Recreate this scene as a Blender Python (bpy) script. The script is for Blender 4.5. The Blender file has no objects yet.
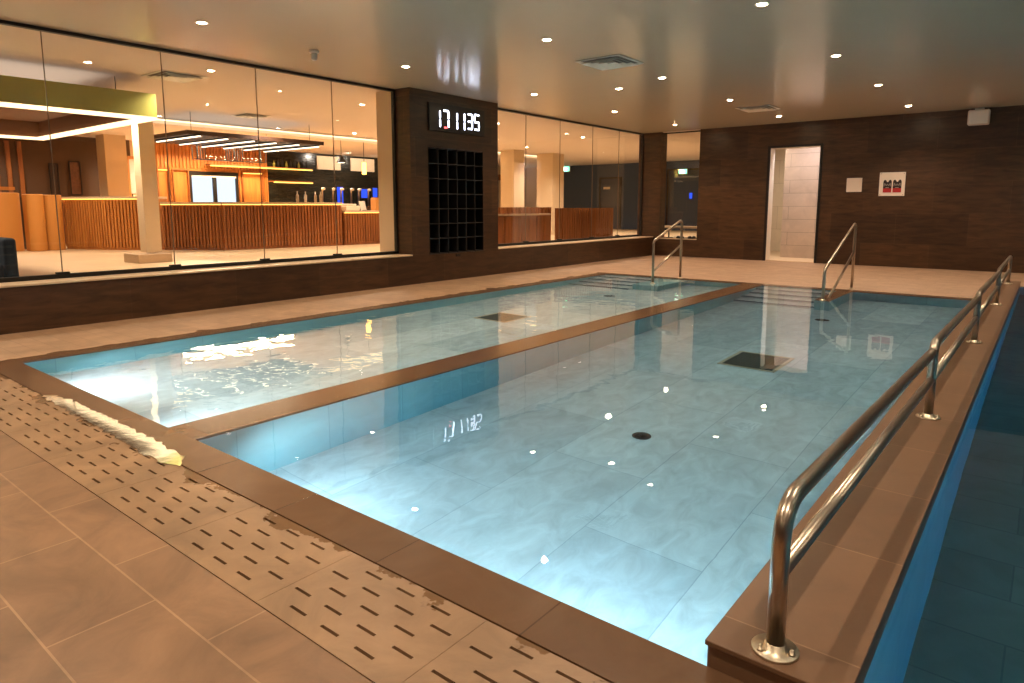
import bpy, math, random
from mathutils import Vector, Matrix
random.seed(7)
S = bpy.context.scene
COL = S.collection
PI = math.pi

# ------------------------------------------------------------------ materials
def new_mat(name):
    m = bpy.data.materials.new(name); m.use_nodes = True
    nt = m.node_tree; nt.nodes.clear()
    out = nt.nodes.new('ShaderNodeOutputMaterial')
    return m, nt, out
def N(nt, t, **kw):
    n = nt.nodes.new(t)
    for k, v in kw.items():
        if k in n.inputs.keys(): n.inputs[k].default_value = v
        else: setattr(n, k, v)
    return n
def lin(c):
    return tuple(((v/12.92) if v <= .04045 else ((v+.055)/1.055)**2.4) for v in [x/255 for x in c]) + (1,)
def plain(name, rgb, rough=.5, metal=0, spec=.5, noise=.06, nscale=8):
    m, nt, out = new_mat(name)
    p = N(nt, 'ShaderNodeBsdfPrincipled', Roughness=rough, Metallic=metal)
    p.inputs['Specular IOR Level'].default_value = spec
    tc = N(nt, 'ShaderNodeTexCoord'); nz = N(nt, 'ShaderNodeTexNoise', Scale=nscale, Detail=4.0)
    nt.links.new(tc.outputs['Object'], nz.inputs['Vector'])
    hs = N(nt, 'ShaderNodeHueSaturation', Color=lin(rgb))
    mr = N(nt, 'ShaderNodeMapRange'); mr.inputs['To Min'].default_value = 1-noise; mr.inputs['To Max'].default_value = 1+noise
    nt.links.new(nz.outputs['Fac'], mr.inputs['Value']); nt.links.new(mr.outputs[0], hs.inputs['Value'])
    nt.links.new(hs.outputs[0], p.inputs['Base Color']); nt.links.new(p.outputs[0], out.inputs[0])
    return m
def emit(name, rgb, strength):
    m, nt, out = new_mat(name)
    e = N(nt, 'ShaderNodeEmission', Color=lin(rgb), Strength=strength)
    nt.links.new(e.outputs[0], out.inputs[0]); return m
def mathn(nt, op, a, b=None, clamp=False):
    n = nt.nodes.new('ShaderNodeMath'); n.operation = op; n.use_clamp = clamp
    for i, v in enumerate((a, b)):
        if v is None: continue
        if hasattr(v, 'is_linked') or hasattr(v, 'links'): nt.links.new(v, n.inputs[i])
        else: n.inputs[i].default_value = v
    return n.outputs[0]

def tile_mat(name, rgb, rgb2, grout, bw, rh, loc=(0,0,0), rot=(0,0,0), mortar=.004, rough=.45, offset=.5,
             streak=None, bump=.15, wet=None, patchy=.5, spec=.5):
    """tiles laid in a running bond; wet = (axis, edge, sign): a film of water with a ragged outline on that side of the edge"""
    m, nt, out = new_mat(name); L = nt.links.new
    tc = N(nt, 'ShaderNodeTexCoord'); mp = N(nt, 'ShaderNodeMapping')
    mp.inputs['Location'].default_value = loc; mp.inputs['Rotation'].default_value = rot
    L(tc.outputs['Object'], mp.inputs['Vector'])
    br = N(nt, 'ShaderNodeTexBrick', Scale=1.0); br.offset = offset
    br.inputs['Brick Width'].default_value = bw; br.inputs['Row Height'].default_value = rh
    br.inputs['Mortar Size'].default_value = mortar; br.inputs['Mortar Smooth'].default_value = .2
    br.inputs['Bias'].default_value = 0.0
    br.inputs['Color1'].default_value = lin(rgb); br.inputs['Color2'].default_value = lin(rgb2); br.inputs['Mortar'].default_value = lin(grout)
    L(mp.outputs[0], br.inputs['Vector'])
    nmp = N(nt, 'ShaderNodeMapping'); nmp.inputs['Scale'].default_value = streak or (1,1,1)
    L(mp.outputs[0], nmp.inputs['Vector'])
    nz = N(nt, 'ShaderNodeTexNoise', Scale=3.2, Detail=7.0, Roughness=.62, Distortion=.9)
    L(nmp.outputs[0], nz.inputs['Vector'])
    mr = N(nt, 'ShaderNodeMapRange'); mr.inputs['From Min'].default_value = .3; mr.inputs['From Max'].default_value = .7
    mr.inputs['To Min'].default_value = 1-.32*patchy; mr.inputs['To Max'].default_value = 1+.3*patchy
    L(nz.outputs['Fac'], mr.inputs['Value'])
    hs = N(nt, 'ShaderNodeHueSaturation'); L(br.outputs['Color'], hs.inputs['Color']); L(mr.outputs[0], hs.inputs['Value'])
    col = hs.outputs[0]
    p = N(nt, 'ShaderNodeBsdfPrincipled', Roughness=rough); p.inputs['Specular IOR Level'].default_value = spec
    bp = N(nt, 'ShaderNodeBump', Strength=bump, Distance=.004)
    h = mathn(nt, 'SUBTRACT', nz.outputs['Fac'], mathn(nt, 'MULTIPLY', br.outputs['Fac'], .8))
    L(h, bp.inputs['Height']); L(bp.outputs[0], p.inputs['Normal'])
    if wet:
        ax, edge, sign = wet
        sp = N(nt, 'ShaderNodeSeparateXYZ'); L(tc.outputs['Object'], sp.inputs[0])
        n2 = N(nt, 'ShaderNodeTexNoise', Scale=3.0, Detail=5.0, Roughness=.6); L(tc.outputs['Object'], n2.inputs['Vector'])
        v = mathn(nt, 'MULTIPLY', mathn(nt, 'SUBTRACT', sp.outputs[ax], edge), sign)
        v = mathn(nt, 'ADD', v, mathn(nt, 'MULTIPLY', mathn(nt, 'SUBTRACT', n2.outputs['Fac'], .5), .55))
        w = mathn(nt, 'MULTIPLY', v, 60.0, True)
        mx = N(nt, 'ShaderNodeMix', data_type='RGBA', blend_type='MULTIPLY')
        L(w, mx.inputs[0]); L(col, mx.inputs[6]); mx.inputs[7].default_value = (.62,.58,.55,1)
        col = mx.outputs[2]
        rr = mathn(nt, 'SUBTRACT', rough, mathn(nt, 'MULTIPLY', w, rough-.16)); L(rr, p.inputs['Roughness'])
    L(col, p.inputs['Base Color']); L(p.outputs[0], out.inputs[0])
    return m

def slat_wood(name, rgb, rgb2, rough=.4):
    m, nt, out = new_mat(name); L = nt.links.new
    tc = N(nt, 'ShaderNodeTexCoord'); mp = N(nt, 'ShaderNodeMapping'); mp.inputs['Scale'].default_value = (6, 6, .6)
    L(tc.outputs['Object'], mp.inputs[0]); nz = N(nt, 'ShaderNodeTexNoise', Scale=2.0, Detail=6.0); L(mp.outputs[0], nz.inputs['Vector'])
    cr = N(nt, 'ShaderNodeMix', data_type='RGBA'); cr.inputs[6].default_value = lin(rgb); cr.inputs[7].default_value = lin(rgb2)
    mr = N(nt, 'ShaderNodeMapRange'); mr.inputs['From Min'].default_value = .3; mr.inputs['From Max'].default_value = .7
    L(nz.outputs['Fac'], mr.inputs['Value']); L(mr.outputs[0], cr.inputs[0])
    p = N(nt, 'ShaderNodeBsdfPrincipled', Roughness=rough); L(cr.outputs[2], p.inputs['Base Color']); L(p.outputs[0], out.inputs[0])
    return m

def glass_mat(name, tint=(1,1,1), ior=1.45):
    m, nt, out = new_mat(name); L = nt.links.new
    t = N(nt, 'ShaderNodeBsdfTransparent', Color=tint+(1,)); g = N(nt, 'ShaderNodeBsdfGlossy', Roughness=0.0)
    f = N(nt, 'ShaderNodeFresnel', IOR=ior); mx = N(nt, 'ShaderNodeMixShader')
    ge = N(nt, 'ShaderNodeNewGeometry')          # the pane's far face takes the inverse index
    L(mathn(nt, 'ADD', mathn(nt, 'MULTIPLY', ge.outputs['Backfacing'], 1/ior-ior), ior), f.inputs['IOR'])
    L(f.outputs[0], mx.inputs[0]); L(t.outputs[0], mx.inputs[1]); L(g.outputs[0], mx.inputs[2]); L(mx.outputs[0], out.inputs[0])
    return m

def water_mat(name, col, dens, ripple=.05, scale=2.2):
    m, nt, out = new_mat(name); L = nt.links.new
    p = N(nt, 'ShaderNodeBsdfPrincipled', Roughness=0.0, IOR=1.333)
    p.inputs['Transmission Weight'].default_value = 1.0; p.inputs['Base Color'].default_value = (1,1,1,1)
    tc = N(nt, 'ShaderNodeTexCoord')
    nz = N(nt, 'ShaderNodeTexNoise', Scale=scale, Detail=2.5, Roughness=.55, Distortion=.3); L(tc.outputs['Object'], nz.inputs['Vector'])
    # more stirred up near the inflow end of the shallow pool
    b = N(nt, 'ShaderNodeBump', Strength=ripple, Distance=.05); L(nz.outputs['Fac'], b.inputs['Height']); L(b.outputs[0], p.inputs['Normal'])
    v = N(nt, 'ShaderNodeVolumeAbsorption', Color=col+(1,), Density=dens)
    L(p.outputs[0], out.inputs['Surface']); L(v.outputs[0], out.inputs['Volume'])
    return m

M = {}
M['deck'] = tile_mat('near deck tile', (142,107,77), (130,98,70), (166,130,96), .63, .293, loc=(.48,.07,0), mortar=.0035, rough=.42, patchy=.95)
M['fardeck'] = tile_mat('pale deck tile', (172,138,110), (162,129,102), (142,112,88), .3, .15, mortar=.003, rough=.5, patchy=.45)
M['leftdeck'] = tile_mat('pale deck tile beside the wall', (168,134,102), (158,125,95), (140,110,84), .3, .15, mortar=.003, rough=.5, patchy=.6, wet=(0,-6.36,1))
M['grate'] = tile_mat('slotted tile', (150,117,85), (144,112,80), (150,117,85), 8, 8, rough=.42, patchy=.9, wet=(1,1.345,1))
M['coping'] = tile_mat('wet coping tile', (110,81,58), (100,73,52), (82,60,44), .62, .62, loc=(.14,.0,0), mortar=.003, rough=.2, patchy=.4)
M['copingy'] = tile_mat('wet coping tile laid lengthwise', (110,81,58), (100,73,52), (82,60,44), .62, .62, loc=(.3,.2,0), mortar=.003, rough=.2, offset=0, patchy=.4)
M['ledge'] = tile_mat('ledge tile', (124,92,66), (114,84,60), (146,114,86), 5.0, .6, loc=(3.37,.1,0), mortar=.003, rough=.38, offset=0, patchy=.35)
WALLC = ((76,51,31), (58,38,23), (78,56,38))
M['wallx'] = tile_mat('brown wall tile facing along X', *WALLC, 1.2, .6, rot=(0,-PI/2,-PI/2), mortar=.004, rough=.35, streak=(.7,5,1), patchy=1.0, bump=.25)
M['wally'] = tile_mat('brown wall tile facing along Y', *WALLC, 1.2, .6, loc=(0,.15,0), rot=(-PI/2,0,0), mortar=.004, rough=.35, streak=(.7,5,1), patchy=1.0, bump=.25)
def two_face(name):
    """brown streaky wall tile: courses read off the surface's own direction"""
    m, nt, out = new_mat(name); L = nt.links.new
    tc = N(nt, 'ShaderNodeTexCoord'); sp = N(nt, 'ShaderNodeSeparateXYZ'); L(tc.outputs['Object'], sp.inputs[0])
    ge = N(nt, 'ShaderNodeNewGeometry'); sn = N(nt, 'ShaderNodeSeparateXYZ'); L(ge.outputs['True Normal'], sn.inputs[0])
    ax = mathn(nt, 'GREATER_THAN', mathn(nt, 'ABSOLUTE', sn.outputs[0]), .5)
    u = mathn(nt, 'ADD', mathn(nt, 'MULTIPLY', sp.outputs[1], ax), mathn(nt, 'MULTIPLY', sp.outputs[0], mathn(nt, 'SUBTRACT', 1.0, ax)))
    cb = N(nt, 'ShaderNodeCombineXYZ'); L(u, cb.inputs[0]); L(mathn(nt, 'ADD', sp.outputs[2], .14), cb.inputs[1])
    br = N(nt, 'ShaderNodeTexBrick', Scale=1.0); br.offset = .5
    for k, v in (('Brick Width', 1.2), ('Row Height', .6), ('Mortar Size', .004), ('Mortar Smooth', .2)): br.inputs[k].default_value = v
    br.inputs['Color1'].default_value = lin(WALLC[0]); br.inputs['Color2'].default_value = lin(WALLC[1]); br.inputs['Mortar'].default_value = lin(WALLC[2])
    L(cb.outputs[0], br.inputs['Vector'])
    mp = N(nt, 'ShaderNodeMapping'); mp.inputs['Scale'].default_value = (.8, 5, 1); L(cb.outputs[0], mp.inputs[0])
    nz = N(nt, 'ShaderNodeTexNoise', Scale=3.0, Detail=8.0, Roughness=.65, Distortion=.6); L(mp.outputs[0], nz.inputs['Vector'])
    mr = N(nt, 'ShaderNodeMapRange'); mr.inputs['From Min'].default_value = .3; mr.inputs['From Max'].default_value = .7
    mr.inputs['To Min'].default_value = .52; mr.inputs['To Max'].default_value = 1.6; L(nz.outputs['Fac'], mr.inputs['Value'])
    hs = N(nt, 'ShaderNodeHueSaturation'); L(br.outputs['Color'], hs.inputs['Color']); L(mr.outputs[0], hs.inputs['Value'])
    p = N(nt, 'ShaderNodeBsdfPrincipled', Roughness=.36); L(hs.outputs[0], p.inputs['Base Color'])
    bp = N(nt, 'ShaderNodeBump', Strength=.2, Distance=.004)
    L(mathn(nt, 'SUBTRACT', nz.outputs['Fac'], mathn(nt, 'MULTIPLY', br.outputs['Fac'], .8)), bp.inputs['Height']); L(bp.outputs[0], p.inputs['Normal'])
    L(p.outputs[0], out.inputs[0]); return m
M['wall'] = two_face('brown streaky wall tile')
M['pooltile'] = tile_mat('pool slate tile', (206,216,216), (178,192,196), (160,176,182), 1.21, .605, loc=(.37,.148,0), rot=(0,0,-PI/2), mortar=.003, rough=.5, patchy=.6, streak=(1.6,2.6,1))
M['poolwall'] = tile_mat('pool wall tile', (138,188,194), (122,174,182), (108,158,168), .6, 1.2, rot=(0,-PI/2,-PI/2), loc=(0,0,0), mortar=.003, rough=.5, patchy=.3)
M['poolwally'] = tile_mat('pool end wall tile', (138,188,194), (122,174,182), (108,158,168), .6, 1.2, rot=(-PI/2,0,0), mortar=.003, rough=.5, patchy=.3)
M['nosing'] = plain('dark blue step nosing', (60,92,112), rough=.5)
M['bigfloor'] = tile_mat('deep pool floor tile', (96,120,118), (84,108,108), (70,94,98), .6, .3, mortar=.004, rough=.5, patchy=.6)
M['ceil'] = plain('satin stretched ceiling', (206,196,176), rough=.2, noise=.02, nscale=1.5, spec=.45)
M['barceil'] = plain('matt cream ceiling', (228,214,202), rough=.8, noise=.02, nscale=2)
M['plaster'] = plain('cream plaster', (222,196,160), rough=.8, noise=.03)
M['tan'] = plain('tan upholstery', (206,138,62), rough=.55)
M['darkplaster'] = plain('dark brown plaster', (92,66,44), rough=.8)
M['bluewall'] = plain('slate blue plaster', (66,84,108), rough=.75)
M['bluedoor'] = plain('slate blue door leaf', (50,64,84), rough=.5)
M['barfloor'] = tile_mat('cream bar floor', (222,190,146), (212,180,138), (196,164,124), .9, .6, rough=.45, patchy=.15)
M['black'] = plain('black anodised metal', (20,18,17), rough=.4)
M['grille'] = plain('grey green grille plastic', (84,92,86), rough=.6)
M['seam'] = plain('clear silicone joint', (128,106,84), rough=.3)
M['darkgrey'] = plain('dark grey plastic', (34,32,32), rough=.5)
M['sill'] = plain('pale stone sill', (214,186,152), rough=.35)
M['sillcut'] = plain('sill edge', (200,170,136), rough=.4)
M['white'] = plain('white plastic', (226,214,196), rough=.5)
M['paper'] = plain('white paper', (232,214,196), rough=.7)
M['vent'] = plain('painted aluminium', (240,236,224), rough=.5)
M['green'] = plain('olive green gold paint', (168,160,72), rough=.45)
M['brown'] = plain('brown lining', (120,78,44), rough=.6)
M['steel'] = plain('brushed stainless steel', (186,170,150), rough=.3, metal=1, noise=.05, nscale=30)
M['flange'] = plain('satin stainless steel', (205,190,165), rough=.35, metal=1, noise=.08, nscale=30)
M['rubber'] = plain('black rubber', (14,14,14), rough=.6)
M['oak'] = slat_wood('oiled oak slats', (206,136,66), (176,108,50))
M['walnut'] = slat_wood('walnut slats', (166,100,50), (128,74,36))
M['darkslat'] = slat_wood('dark slats', (72,48,34), (52,34,26))
M['darktile'] = tile_mat('black green glazed tile', (44,42,34), (36,36,30), (26,26,22), .3, .1, rot=(0,-PI/2,-PI/2), rough=.2, patchy=.3)
M['glass'] = glass_mat('window glass')
M['water'] = water_mat('clear pool water', (.19,.66,.85), .42, ripple=.035)
M['waterleft'] = water_mat('stirred pool water', (.30,.74,.88), .24, ripple=.06, scale=3.0)
M['deepwater'] = water_mat('deep blue pool water', (.004,.52,.70), .6, ripple=.03)
M['led'] = emit('warm led strip', (255,222,172), 2.6)
M['ledbar'] = emit('white led bar', (255,236,206), 3.2)
M['ledgold'] = emit('golden led strip', (255,190,90), 4)
M['lamp'] = emit('spotlight lens', (255,226,184), 220)
M['barlamp'] = emit('bar spotlight lens', (255,226,184), 90)
M['digit'] = emit('white clock digit', (225,232,255), 9)
M['digitred'] = emit('red clock digit segment', (255,90,90), 4)
M['daylight'] = emit('lit frosted pane', (214,228,246), 1.5)
M['bluescreen'] = emit('blue lit display', (50,80,220), 1.6)
M['palereflection'] = emit('pale blue reflection glow', (150,200,240), 2)  # glow of the reflection patch on the counter slats
M['exit'] = emit('green exit sign face', (120,235,190), 4)
M['exitwhite'] = emit('white pictogram', (240,255,250), 5)
M['amber'] = emit('amber glass shade', (255,190,80), 8)
M['paneblue'] = emit('cool lit door pane', (170,190,215), 1.2)
M['red'] = plain('red print', (176,28,28), rough=.6)
M['ink'] = plain('black print', (38,20,20), rough=.6)
M['greyink'] = plain('grey print', (150,140,130), rough=.6)
M['bluefabric'] = plain('dark blue fabric', (36,46,58), rough=.9)
M['picture'] = plain('brown picture print', (110,70,44), rough=.5, noise=.6, nscale=14)
M['menu'] = plain('cream menu board', (246,226,196), rough=.6, noise=.08)
M['blind'] = plain('mosaic glass strip', (196,190,180), rough=.4, noise=.2, nscale=40)
M['shower'] = tile_mat('cream shower tile', (236,220,196), (230,212,188), (196,178,152), .3, .6, rot=(-PI/2,0,0), mortar=.004, rough=.35, patchy=.15)
M['greytile'] = tile_mat('grey beige wall tile', (206,184,164), (198,176,156), (160,142,126), 1.2, .3, rot=(-PI/2,0,0), mortar=.005, rough=.4, patchy=.3)

# ------------------------------------------------------------------ mesh helpers
class MB:
    def __init__(s): s.v = []; s.f = []; s.m = []; s.sm = []
    def add(s, vs, fs, mi=0, smooth=False):
        b = len(s.v); s.v += [tuple(v) for v in vs]
        for f in fs: s.f.append(tuple(b+i for i in f)); s.m.append(mi); s.sm.append(smooth)
        return s
    def box(s, x0, x1, y0, y1, z0, z1, mi=0):
        v = [(x,y,z) for z in (z0,z1) for y in (y0,y1) for x in (x0,x1)]
        return s.add(v, [(0,2,3,1),(4,5,7,6),(0,1,5,4),(2,6,7,3),(0,4,6,2),(1,3,7,5)], mi)
    def obox(s, c, ux, hx, hy, z0, z1, mi=0):
        """box about c in plan, its first half side hx along the unit vector ux"""
        uy = (-ux[1], ux[0]); v = []
        for z in (z0, z1):
            for b in (-hy, hy):
                for a in (-hx, hx): v.append((c[0]+ux[0]*a+uy[0]*b, c[1]+ux[1]*a+uy[1]*b, z))
        return s.add(v, [(0,2,3,1),(4,5,7,6),(0,1,5,4),(2,6,7,3),(0,4,6,2),(1,3,7,5)], mi)
    def tube(s, pts, r, seg=16, mi=0, cap=True):
        pts = [Vector(p) for p in pts]; n = len(pts); rr = r if isinstance(r, (list, tuple)) else [r]*n
        t = (pts[1]-pts[0]).normalized(); a = t.orthogonal().normalized(); vs = []
        for i, p in enumerate(pts):
            d = ((pts[min(i+1,n-1)]-p).normalized() + (p-pts[max(i-1,0)]).normalized())
            d = d.normalized() if d.length > 1e-6 else t
            a = (a - d*a.dot(d)).normalized(); b = d.cross(a)
            for k in range(seg):
                an = 2*PI*k/seg; vs.append(p + (a*math.cos(an)+b*math.sin(an))*rr[i])
        fs = [(i*seg+k, i*seg+(k+1)%seg, (i+1)*seg+(k+1)%seg, (i+1)*seg+k) for i in range(n-1) for k in range(seg)]
        s.add(vs, fs, mi, True)
        if cap:
            b = len(s.v)-n*seg
            s.f.append(tuple(b+k for k in reversed(range(seg)))); s.m.append(mi); s.sm.append(False)
            s.f.append(tuple(b+(n-1)*seg+k for k in range(seg))); s.m.append(mi); s.sm.append(False)
        return s
    def lathe(s, c, prof, seg=32, mi=0, axis='z'):
        vs = []
        for r, h in prof:
            for k in range(seg):
                an = 2*PI*k/seg; x, y = r*math.cos(an), r*math.sin(an)
                vs.append((c[0]+x, c[1]+y, c[2]+h) if axis == 'z' else (c[0]+h, c[1]+x, c[2]+y) if axis == 'x' else (c[0]+y, c[1]+h, c[2]+x))
        n = len(prof)
        fs = [(i*seg+k, i*seg+(k+1)%seg, (i+1)*seg+(k+1)%seg, (i+1)*seg+k) for i in range(n-1) for k in range(seg)]
        fs += [tuple(reversed(range(seg))), tuple((n-1)*seg+k for k in range(seg))]
        return s.add(vs, fs, mi, True)
    def prism(s, poly, z0, z1, mi=0):
        n = len(poly); vs = [(x,y,z0) for x, y in poly]+[(x,y,z1) for x, y in poly]
        fs = [tuple(reversed(range(n))), tuple(range(n,2*n))]+[(i,(i+1)%n,n+(i+1)%n,n+i) for i in range(n)]
        return s.add(vs, fs, mi)
    def build(s, name, mats, parent=None, bevel=0, loc=None):
        me = bpy.data.meshes.new(name); me.from_pydata(s.v, [], s.f); me.validate()
        if not isinstance(mats, (list, tuple)): mats = [mats]
        for m in mats: me.materials.append(m)
        for p, mi, sm in zip(me.polygons, s.m, s.sm): p.material_index = mi; p.use_smooth = sm
        o = bpy.data.objects.new(name, me); COL.objects.link(o)
        if loc: o.location = loc
        if parent: o.parent = parent
        if bevel:
            b = o.modifiers.new('bevel', 'BEVEL'); b.width = bevel; b.segments = 3; b.limit_method = 'ANGLE'; b.harden_normals = False
        return o
def tag(o, label, cat, group=None, kind=None):
    o['label'] = label; o['category'] = cat
    if group: o['group'] = group
    if kind: o['kind'] = kind
    return o
def struct(o, label=None, cat=None):
    o['kind'] = 'structure'
    if label: o['label'] = label
    if cat: o['category'] = cat
    return o
def thing(name, loc, label, cat, group=None):
    o = bpy.data.objects.new(name, None); o.location = loc; o.empty_display_size = .05; COL.objects.link(o)
    return tag(o, label, cat, group)
def copy_tree(o, parent=None):
    c = o.copy(); COL.objects.link(c); c.parent = parent
    for ch in list(o.children): copy_tree(ch, c)
    return c
def arc(c, a0, a1, r, plane, n=8):
    """points of an arc in the plane spanned by two unit vectors"""
    e1, e2 = Vector(plane[0]), Vector(plane[1]); c = Vector(c)
    return [c+e1*r*math.cos(a0+(a1-a0)*i/n)+e2*r*math.sin(a0+(a1-a0)*i/n) for i in range(n+1)]
def rounded(pts, rad, n=8):
    """polyline with its inner corners rounded"""
    pts = [Vector(p) for p in pts]; out = [pts[0]]
    for i in range(1, len(pts)-1):
        p, a, b = pts[i], (pts[i-1]-pts[i]).normalized(), (pts[i+1]-pts[i]).normalized()
        ang = a.angle(b); d = min(rad/math.tan(ang/2), (pts[i-1]-p).length*.49, (pts[i+1]-p).length*.49)
        s, e = p+a*d, p+b*d
        for k in range(n+1):
            t = k/n; out.append(s*(1-t)**2 + p*2*t*(1-t) + e*t*t)
    out.append(pts[-1]); return out

# ------------------------------------------------------------------ dimensions (metres)
XL, XG = -7.66, -8.005               # face of the low wall, plane of the big panes
PL0, PL1, PR0, PR1 = -6.13, -3.674, -3.368, -.607
XO = -.277
YN, YF, YB = 1.575, 10.34, 15.14
ZC = 2.97
ZS = .462
YP0, YP1 = 7.10, 9.165
YC0 = YB-.002
XE, YE = 5.0, -4.5                   # right wall and the wall behind
CT = .004                            # coping stands this far proud of the water

# ------------------------------------------------------------------ setting: decks
struct(MB().box(XL, XE, YE, .99, -.12, 0).build('floor', M['deck']))
struct(MB().box(XL, PL0-.2, .99, 10.54, -.12, 0).build('floor_side', M['leftdeck']))
struct(MB().box(XL, PR1, 10.54, YB, -.12, 0).box(PR1, XO, 12.55, YB, -.12, 0).box(XO, XE, 12.62, YB, -.12, 0).build('floor_far', M['fardeck']))
cp = MB().box(PL0-.2, XE, 1.37, YN, -.026, CT).box(PL0-.2, PR1, YF, YF+.2, -.026, CT)
struct(cp.build('trim_coping_ends', M['coping']))
cp = MB().box(PL0-.2, PL0, YN, YF, -.026, CT).box(PL1, PR0, YN, YF, -.026, CT)
struct(cp.build('trim_coping_sides', M['copingy']))
struct(MB().box(PL0-.2, XE, .99, 1.37, -.2, -.09).build('trim_channel', M['rubber']))

# slotted overflow grates along the near end
def grate_tile(x0, x1, phase):
    g = MB(); y0, y1 = .994, 1.367; zt, zb = 0.0, -.05
    rows = [1.05+.0667*k for k in range(5)]; sw = .0105; sl = .078; pitch = .1535
    edges = [y0]+[v for r in rows for v in (r-sw/2, r+sw/2)]+[y1]
    for i in range(0, len(edges), 2): g.box(x0, x1, edges[i], edges[i+1], zb, zt)
    for k, r in enumerate(rows):
        st = -1.549+.0065*k + (0 if k % 2 == 0 else -.0805)
        n0 = math.ceil((x0+.02-st)/pitch); x = x0; i = n0
        while st+i*pitch+sl < x1-.015:
            a = st+i*pitch; g.box(x, a, r-sw/2, r+sw/2, zb, zt); x = a+sl; i += 1
        g.box(x, x1, r-sw/2, r+sw/2, zb, zt)
    return g
GT = .614; names_g = []
xs = [-1.19+GT*k for k in range(3)]; xs = [-1.19-GT*k for k in range(8, 0, -1)]+xs
for k in range(len(xs)-1):
    o = grate_tile(xs[k]+.0007, xs[k+1]-.0007, 0).build('overflow_grate', M['grate'])
    n = len(xs)-2-k
    where = ('last one at the bottom edge' if n == 0 else
             '%s from the bottom edge of the photo' % ['', 'second', 'third', 'fourth', 'fifth', 'sixth', 'seventh', 'eighth', 'ninth', 'tenth'][n])
    tag(o, 'slotted beige drain tile beside the pools, ' + where, 'drain tile', 'slotted drain tiles along the near pool end')
struct(MB().box(XL, PL0-.2, .99, 1.0, -.1, 0).build('trim_edge', M['deck']))

# ------------------------------------------------------------------ setting: pool basins
DL, DR, DB = .62, .80, .95
def basin(x0, x1, y0, y1, d, mats, steps=None):
    t = .12; g = MB()
    g.box(x0-t, x1+t, y0-t, y1+t, -d-t, -d, 0)
    g.box(x0-t, x0, y0, y1, -d, -.0265, 1); g.box(x1, x1+t, y0, y1, -d, -.0265, 1)
    g.box(x0-t, x1+t, y0-t, y0, -d, -.0265, 2); g.box(x0-t, x1+t, y1, y1+t, -d, -.0265, 2)
    if steps:
        sx0, sx1, n = steps
        for k in range(1, n+1): g.box(sx0, sx1, y1-.3*k, y1-.3*(k-1), -d, -d*k/(n+1), 0)
    return g
struct(basin(PL0, PL1, YN, YF, DL, 0, (PL0, -5.02, 4)).build('floor_pool_left', [M['pooltile'], M['poolwall'], M['poolwally']]))
struct(basin(PR0, PR1, YN, YF, DR, 0, (PR0, -2.30, 4)).build('floor_pool_right', [M['pooltile'], M['poolwall'], M['poolwally']]))
struct(basin(XO, XE-.1, YN, 12.5, DB, 0).build('floor_pool_deep', [M['bigfloor'], M['poolwall'], M['poolwally']]))
# step side walls carrying the handrails
struct(MB().box(-5.02, -4.60, 9.28, YF, -DL, -.05).build('wall_step_left', M['poolwall']))
struct(MB().box(-5.03, -4.59, 9.27, YF, -.05, -.04).build('trim_step_left', M['poolwall']))
struct(MB().box(-2.30, -2.12, 9.12, YF, -DR, -.03).build('wall_step_right', M['poolwall']))
struct(MB().box(-2.30, -2.12, 9.12, YF+.01, -.03, CT).build('trim_step_right', M['copingy']))
# raised ledge between right pool and deep pool
struct(MB().box(PR1, XO, YN, 12.55, -.026, .064).build('wall_ledge', M['ledge']))
struct(MB().box(PR1-.006, XO+.006, YN-.008, 12.556, .067, .082).build('trim_ledge_cap', M['ledge'], bevel=.003))
for a, b, d, nm in ((PL0, -5.02, DL, 'left'), (PR0, -2.30, DR, 'right')):
    g = MB()
    for k in range(1, 5): g.box(a+.005, b-.005, YF-.3*k-.002, YF-.3*k+.05, -d*k/5-.05, -d*k/5+.003)
    struct(g.build('trim_steps_'+nm, M['nosing']))
def water(name, x0, x1, y0, y1, d, mat, label):
    e = .002
    o = MB().box(x0-e, x1+e, y0-e, y1+e, -d-.01, 0).build(name, mat)
    return tag(o, label, 'water', kind='stuff')
water('pool_water', PL0, PL1, YN, YF, DL, M['waterleft'], 'pale rippled water filling the shallow left pool under the bar windows')
water('pool_water', PR0, PR1, YN, YF, DR, M['water'], 'clear turquoise water filling the middle pool in front of the low steel rail')
water('pool_water', XO, XE-.1, YN, 12.5, DB, M['deepwater'], 'dark blue water of the deep pool right of the ledge')

# ------------------------------------------------------------------ setting: walls
lw = MB().box(-8.4, XL, YE, YP0, 0, ZS-.02).box(-8.4, XL, YP1, YC0, 0, ZS-.02)
struct(lw.build('wall_left', M['wall']))
struct(MB().box(-8.4, XL+.012, YE, YP0-.001, ZS-.02, ZS).box(-8.4, XL+.012, YP1+.001, YC0-.001, ZS-.02, ZS).build('trim_sill', M['sill'], bevel=.004))
# tiled pillar with a recess for the pigeonholes and one for the clock
pl = MB()
ry0, ry1, rz0, rz1 = 7.47, 8.77, .44, 2.125
cz0, cz1 = 2.375, 2.80
pl.box(-8.02, XL, YP0, ry0, 0, ZC).box(-8.02, XL, ry1, YP1, 0, ZC).box(-8.02, XL, ry0, ry1, 0, rz0).box(-8.02, XL, ry0, ry1, rz1, ZC).box(-8.02, -7.98, ry0, ry1, rz0, rz1)
struct(pl.build('wall_pillar', M['wall']))
struct(MB().box(-8.42, -8.021, YP0, YP1, 0, ZC).build('wall_pillar_bar_side', M['plaster']))
struct(MB().box(-8.1, -7.5, YB, YB+.3, 0, ZC).build('wall_corner', M['wall']))
bw = MB()
bw.box(-7.5, -6.525, YB, YB+.3, 0, .41)
bw.box(-6.525, -4.94, YB, YB+.3, 0, ZC).box(-4.94, -3.86, YB, YB+.3, 2.46, ZC).box(-3.86, XE, YB, YB+.3, 0, ZC)
struct(bw.build('wall_back', M['wall']))
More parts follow.
